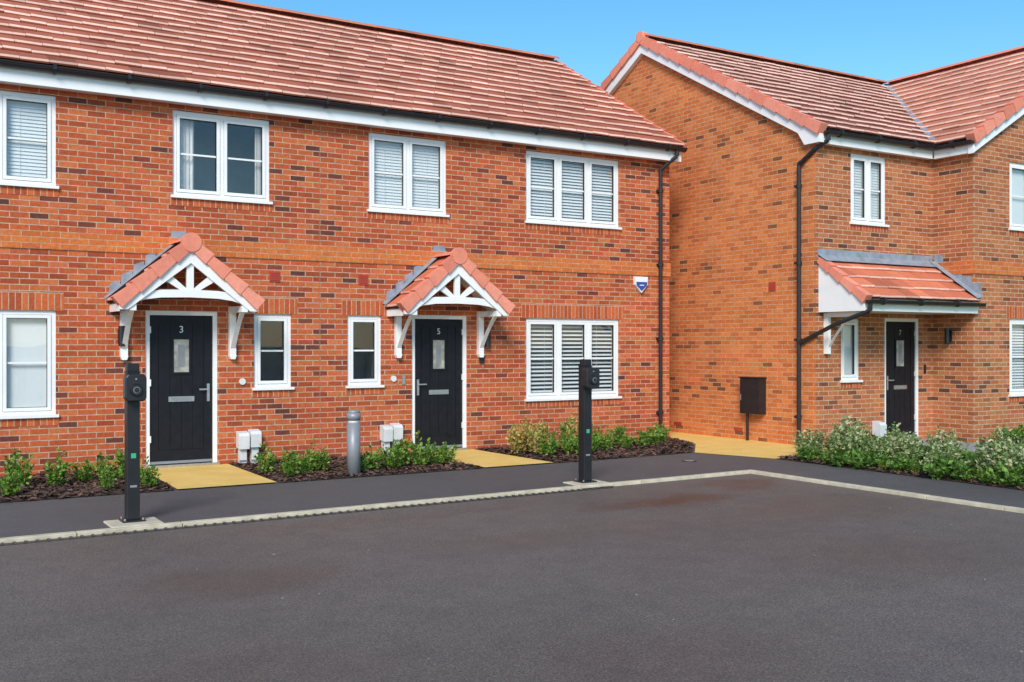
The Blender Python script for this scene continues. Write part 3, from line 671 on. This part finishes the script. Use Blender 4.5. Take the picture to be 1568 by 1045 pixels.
# ============================================================ STREET FURNITURE
def charger(X,Y):
    e=empty('ev_charging_post')
    mb=MB(); mb.box(X-.23,X+.23,Y-.27,Y+.14,-.02,.014,M_conc); mb.build('concrete_pad',e,bevel=.008)
    mb=MB(); w=.058; mb.box(X-w,X+w,Y-w,Y+w,.03,1.40,M_post); mb.build('post',e,bevel=.006)
    mb=MB(); mb.box(X-.10,X+.10,Y-.10,Y+.10,.014,.03,M_post)
    for a in (-.08,.08):
        for b in (-.08,.08): mb.cyl((X+a,Y+b,.03),(X+a,Y+b,.048),.011,M_steel,6)
    mb.build('base_plate',e)
    mb=MB(); mb.box(X-.055,X+.055,Y-.055,Y+.04,1.402,1.475,M_post); mb.box(X-.062,X+.062,Y-.062,Y+.062,1.385,1.402,M_post); mb.build('cap',e,bevel=.006)
    mb=MB(); z0,z1=1.13,1.38
    mb.extr([(X-.095,Y-w-.001,z0+.03),(X-.07,Y-w-.001,z0),(X+.07,Y-w-.001,z0),(X+.095,Y-w-.001,z0+.03),(X+.095,Y-w-.001,z1-.03),(X+.07,Y-w-.001,z1),(X-.07,Y-w-.001,z1),(X-.095,Y-w-.001,z1-.03)],(0,-.11,0),M_black)
    mb.build('charge_unit',e,bevel=.012)
    mb=MB(); yf=Y-w-.111
    mb.cyl((X,yf,1.235),(X,yf-.025,1.235),.058,M_post,24,r2=.050); mb.cyl((X,yf-.025,1.235),(X,yf-.030,1.235),.030,M_grey,24)
    mb.cyl((X,yf-.03,1.235),(X,yf-.034,1.235),.024,M_black,20); mb.cyl((X+.0,yf,1.335),(X,yf-.004,1.335),.008,M_steel,10)
    mb.build('socket',e,smooth=False)
    mb=MB(); mb.box(X-.022,X+.022,Y-w-.003,Y-w-.0005,.60,.645,M_green); mb.box(X-.03,X+.03,Y-w-.003,Y-w-.0005,.33,.35,M_grey); mb.build('label',e)
charger(2.09,10.13); charger(7.28,10.17)
b=empty('bollard'); X,Y=5.22,12.3
mb=MB(); mb.cyl((X,Y,0),(X,Y,.66),.085,M_grey,28,caps=True); mb.cyl((X,Y,.66),(X,Y,.70),.074,M_meter,28); mb.cyl((X,Y,.70),(X,Y,.79),.088,M_grey,28); mb.cyl((X,Y,.79),(X,Y,.825),.088,M_grey,28,r2=.062); mb.build('body',b,smooth=True)
mb=MB(); mb.cyl((X,Y,0),(X,Y,.02),.12,M_grey,24); mb.build('base',b)
def utility(X,Y,F=None,n=2):
    e=empty('utility_meter_box'); mb=MB()
    for i in range(n):
        x=X+i*.165; h=.44+.02*(i%2)
        mb.box(x-.048,x+.048,Y-.10,Y,0,h-.15,M_meter)
        mb.extr([(x-.072,Y+.001,h-.20),(x-.072,Y-.15,h-.22),(x-.072,Y-.16,h-.04),(x-.072,Y-.12,h+.0),(x-.072,Y+.001,h+.02)],(.144,0,0),M_meter)
        mb.box(x-.055,x+.055,Y-.104,Y-.10,.04,.07,M_grey)
    mb.build('boxes',e,bevel=.014)
utility(4.38,YF-.02); utility(6.53,YF-.02); utility(13.4,10.95,n=1)

# ============================================================ PLANTS
def leafmat(name,stops,tr=.25):
    m,nt,b=newmat(name); g=N(nt,'ShaderNodeNewGeometry'); r=ramp(nt,stops); nt.links.new(g.outputs['Random Per Island'],r.inputs[0])
    nt.links.new(r.outputs[0],b.inputs['Base Color']); b.inputs['Roughness'].default_value=.5
    t=N(nt,'ShaderNodeBsdfTranslucent'); nt.links.new(r.outputs[0],t.inputs[0]); mx=N(nt,'ShaderNodeMixShader'); mx.inputs[0].default_value=tr
    o=nt.nodes['Material Output']; nt.links.new(b.outputs[0],mx.inputs[1]); nt.links.new(t.outputs[0],mx.inputs[2]); nt.links.new(mx.outputs[0],o.inputs[0]); return m
L_green=leafmat('leaf_green',[(0,(.04,.12,.012)),(.4,(.11,.25,.022)),(.8,(.22,.38,.04)),(.94,(.36,.45,.08)),(1,(.38,.13,.05))])
L_var=leafmat('leaf_variegated',[(0,(.08,.15,.03)),(.5,(.22,.34,.09)),(.72,(.46,.50,.22)),(1,(.72,.68,.42))])
L_yel=leafmat('leaf_yellow',[(0,(.14,.20,.03)),(.4,(.38,.34,.07)),(.8,(.66,.48,.15)),(1,(.6,.30,.16))])
L_dark=leafmat('leaf_dark',[(0,(.04,.10,.012)),(.6,(.11,.24,.03)),(1,(.22,.36,.06))])
M_stem=simple('stem',(.09,.06,.035),.8)
def shrubmesh(name,mat,r,h,stems,lpers,ls,upright=.5,seed=0):
    rs=random.Random(seed); mb=MB()
    for s in range(stems):
        t=rs.uniform(0,6.28); q=rs.random()**.5
        bx,by=math.cos(t)*q*r*.35,math.sin(t)*q*r*.35
        ex,ey=math.cos(t)*q*r,math.sin(t)*q*r
        hh=h*(1-.45*q*q)*rs.uniform(.7,1.15)
        base=Vector((bx,by,0));tip=Vector((ex,ey,hh))
        mb.cyl(base,tip,.004,M_stem,4,r2=.0015,caps=False)
        for l in range(lpers):
            f=rs.uniform(.12,1.04); p=base.lerp(tip,f)
            d=Vector((rs.uniform(-1,1),rs.uniform(-1,1),rs.uniform(-.3,1)*(.6+upright))).normalized()
            L=ls*rs.uniform(.6,1.3); sd=d.cross(Vector((rs.uniform(-1,1),rs.uniform(-1,1),rs.uniform(-1,1)))).normalized()*L*.30
            p=p+d*rs.uniform(0,ls*.5); up=sd.cross(d).normalized()*L*.1
            mb.poly([p,p+d*L*.5+sd+up,p+d*L,p+d*L*.5-sd+up],mat)
    me=bpy.data.meshes.new(name); me.from_pydata(mb.v,[],mb.f)
    for m in mb.mats: me.materials.append(m)
    me.polygons.foreach_set('material_index',mb.m); return me
G=[shrubmesh('shrub_g%d'%i,L_green,.15,.35,14,28,.052,.8,i) for i in range(5)]
V=[shrubmesh('shrub_v%d'%i,L_var,.33,.54,64,28,.055,.3,10+i) for i in range(3)]
Yw=[shrubmesh('shrub_y%d'%i,L_yel,.2,.52,26,22,.06,.9,20+i) for i in range(2)]
D=[shrubmesh('shrub_d%d'%i,L_dark,.24,.22,30,18,.065,.2,30+i) for i in range(2)]
def put(name,ms,x,y,s=1,sz=None):
    o=bpy.data.objects.new(name,random.choice(ms)); COL.objects.link(o); o.location=(x,y,.005); o.rotation_euler=(0,0,RU(0,6.28)); o.scale=(s,s,(sz or s)); return o
for x in (.3,.75,1.1,1.46,1.86,2.16,2.42,2.62): put('shrub',G,x+RU(-.04,.04),RU(12.7,13.3),RU(.85,1.15))
for x in (1.3,2.3,2.75): put('shrub',G,x,RU(12.35,12.5),RU(.6,.85))
for x in (4.32,4.5,4.72,4.95,5.05,5.45,5.62,5.85,6.05,6.3,6.58,6.8): put('shrub',G,x+RU(-.05,.05),RU(12.45,12.95),RU(.75,1.15))
for x in (8.5,8.85,9.1,9.4,9.75,10.15,10.5): put('shrub',G,x+RU(-.06,.06),RU(12.55,13.15),RU(.75,1.1))
for x,y in ((8.28,13.3),(8.45,13.0),(8.6,13.4),(9.3,13.4)): put('yellow_shrub',Yw,x,y,RU(.85,1.1))
for x,y in ((10.9,13.3),(11.3,13.6),(10.3,13.5),(9.9,13.6)): put('shrub',G,x,y,RU(.8,1))
for x,y,s in ((11.75,10.75,.85),(11.95,10.2,.95),(11.5,9.82,1),(12.1,9.5,1),(11.65,9.15,.95),(12.15,8.8,.9),(11.42,8.3,.8),(11.5,7.6,.95),(12.1,7.9,.9),(11.45,6.95,.95),(12.0,7.0,1),(11.5,6.2,1),(11.6,5.4,1)): put('variegated_shrub',V,x,y,s,s*RU(.8,1.1))
for x,y in ((11.35,10.4),(11.3,9.4),(11.35,8.9),(11.7,8.6),(11.9,8.0),(11.3,7.9),(12.3,9.1),(12.2,8.4),(11.3,7.3),(12.3,7.5),(16.3,10.6),(16.7,10.65),(17.1,10.6),(17.5,10.6),(13.9,11.1),(13.0,10.75),(11.25,9.7),(11.25,8.2),(11.28,6.6)): put('ground_cover_plant',D,x,y,RU(.8,1.2))
for x,y in ((11.25,10.0),(11.3,9.1),(11.27,8.6),(11.25,7.6),(16.5,10.5),(17.0,10.5)): put('shrub',G,x,y,RU(.5,.7))

# ============================================================ LIGHT, SKY, CAMERA
sd=Vector((-.63,-.777,0)).normalized(); el=math.radians(36)
sdir=Vector((sd.x*math.cos(el),sd.y*math.cos(el),math.sin(el)))
l=bpy.data.lights.new('sun','SUN'); l.energy=3.6; l.angle=math.radians(22); l.color=(1,.94,.87)
so=bpy.data.objects.new('sun',l); COL.objects.link(so); so.rotation_euler=sdir.to_track_quat('Z','Y').to_euler()
w=bpy.data.worlds.new('World'); scene.world=w; w.use_nodes=True; nt=w.node_tree; bg=nt.nodes['Background']
sk=nt.nodes.new('ShaderNodeTexSky'); sk.sky_type='NISHITA'; sk.sun_disc=False; sk.sun_elevation=el; sk.sun_rotation=math.atan2(sd.x,sd.y)%(2*math.pi)
sk.air_density=1.0; sk.dust_density=.25; sk.ozone_density=3; sk.altitude=0
hs=nt.nodes.new('ShaderNodeHueSaturation'); hs.inputs['Hue'].default_value=.487; hs.inputs['Saturation'].default_value=1.25; hs.inputs['Value'].default_value=1.22
nt.links.new(sk.outputs[0],hs.inputs['Color']); nt.links.new(hs.outputs[0],bg.inputs[0]); bg.inputs[1].default_value=.15
cam=bpy.data.cameras.new('camera'); co=bpy.data.objects.new('camera',cam); COL.objects.link(co)
cam.sensor_width=36; cam.lens=36.8; cam.shift_y=.0035; cam.clip_end=3000; cam.clip_start=.05
co.location=(0,0,1.65); co.rotation_euler=(math.pi/2,0,-math.radians(31.6)); scene.camera=co
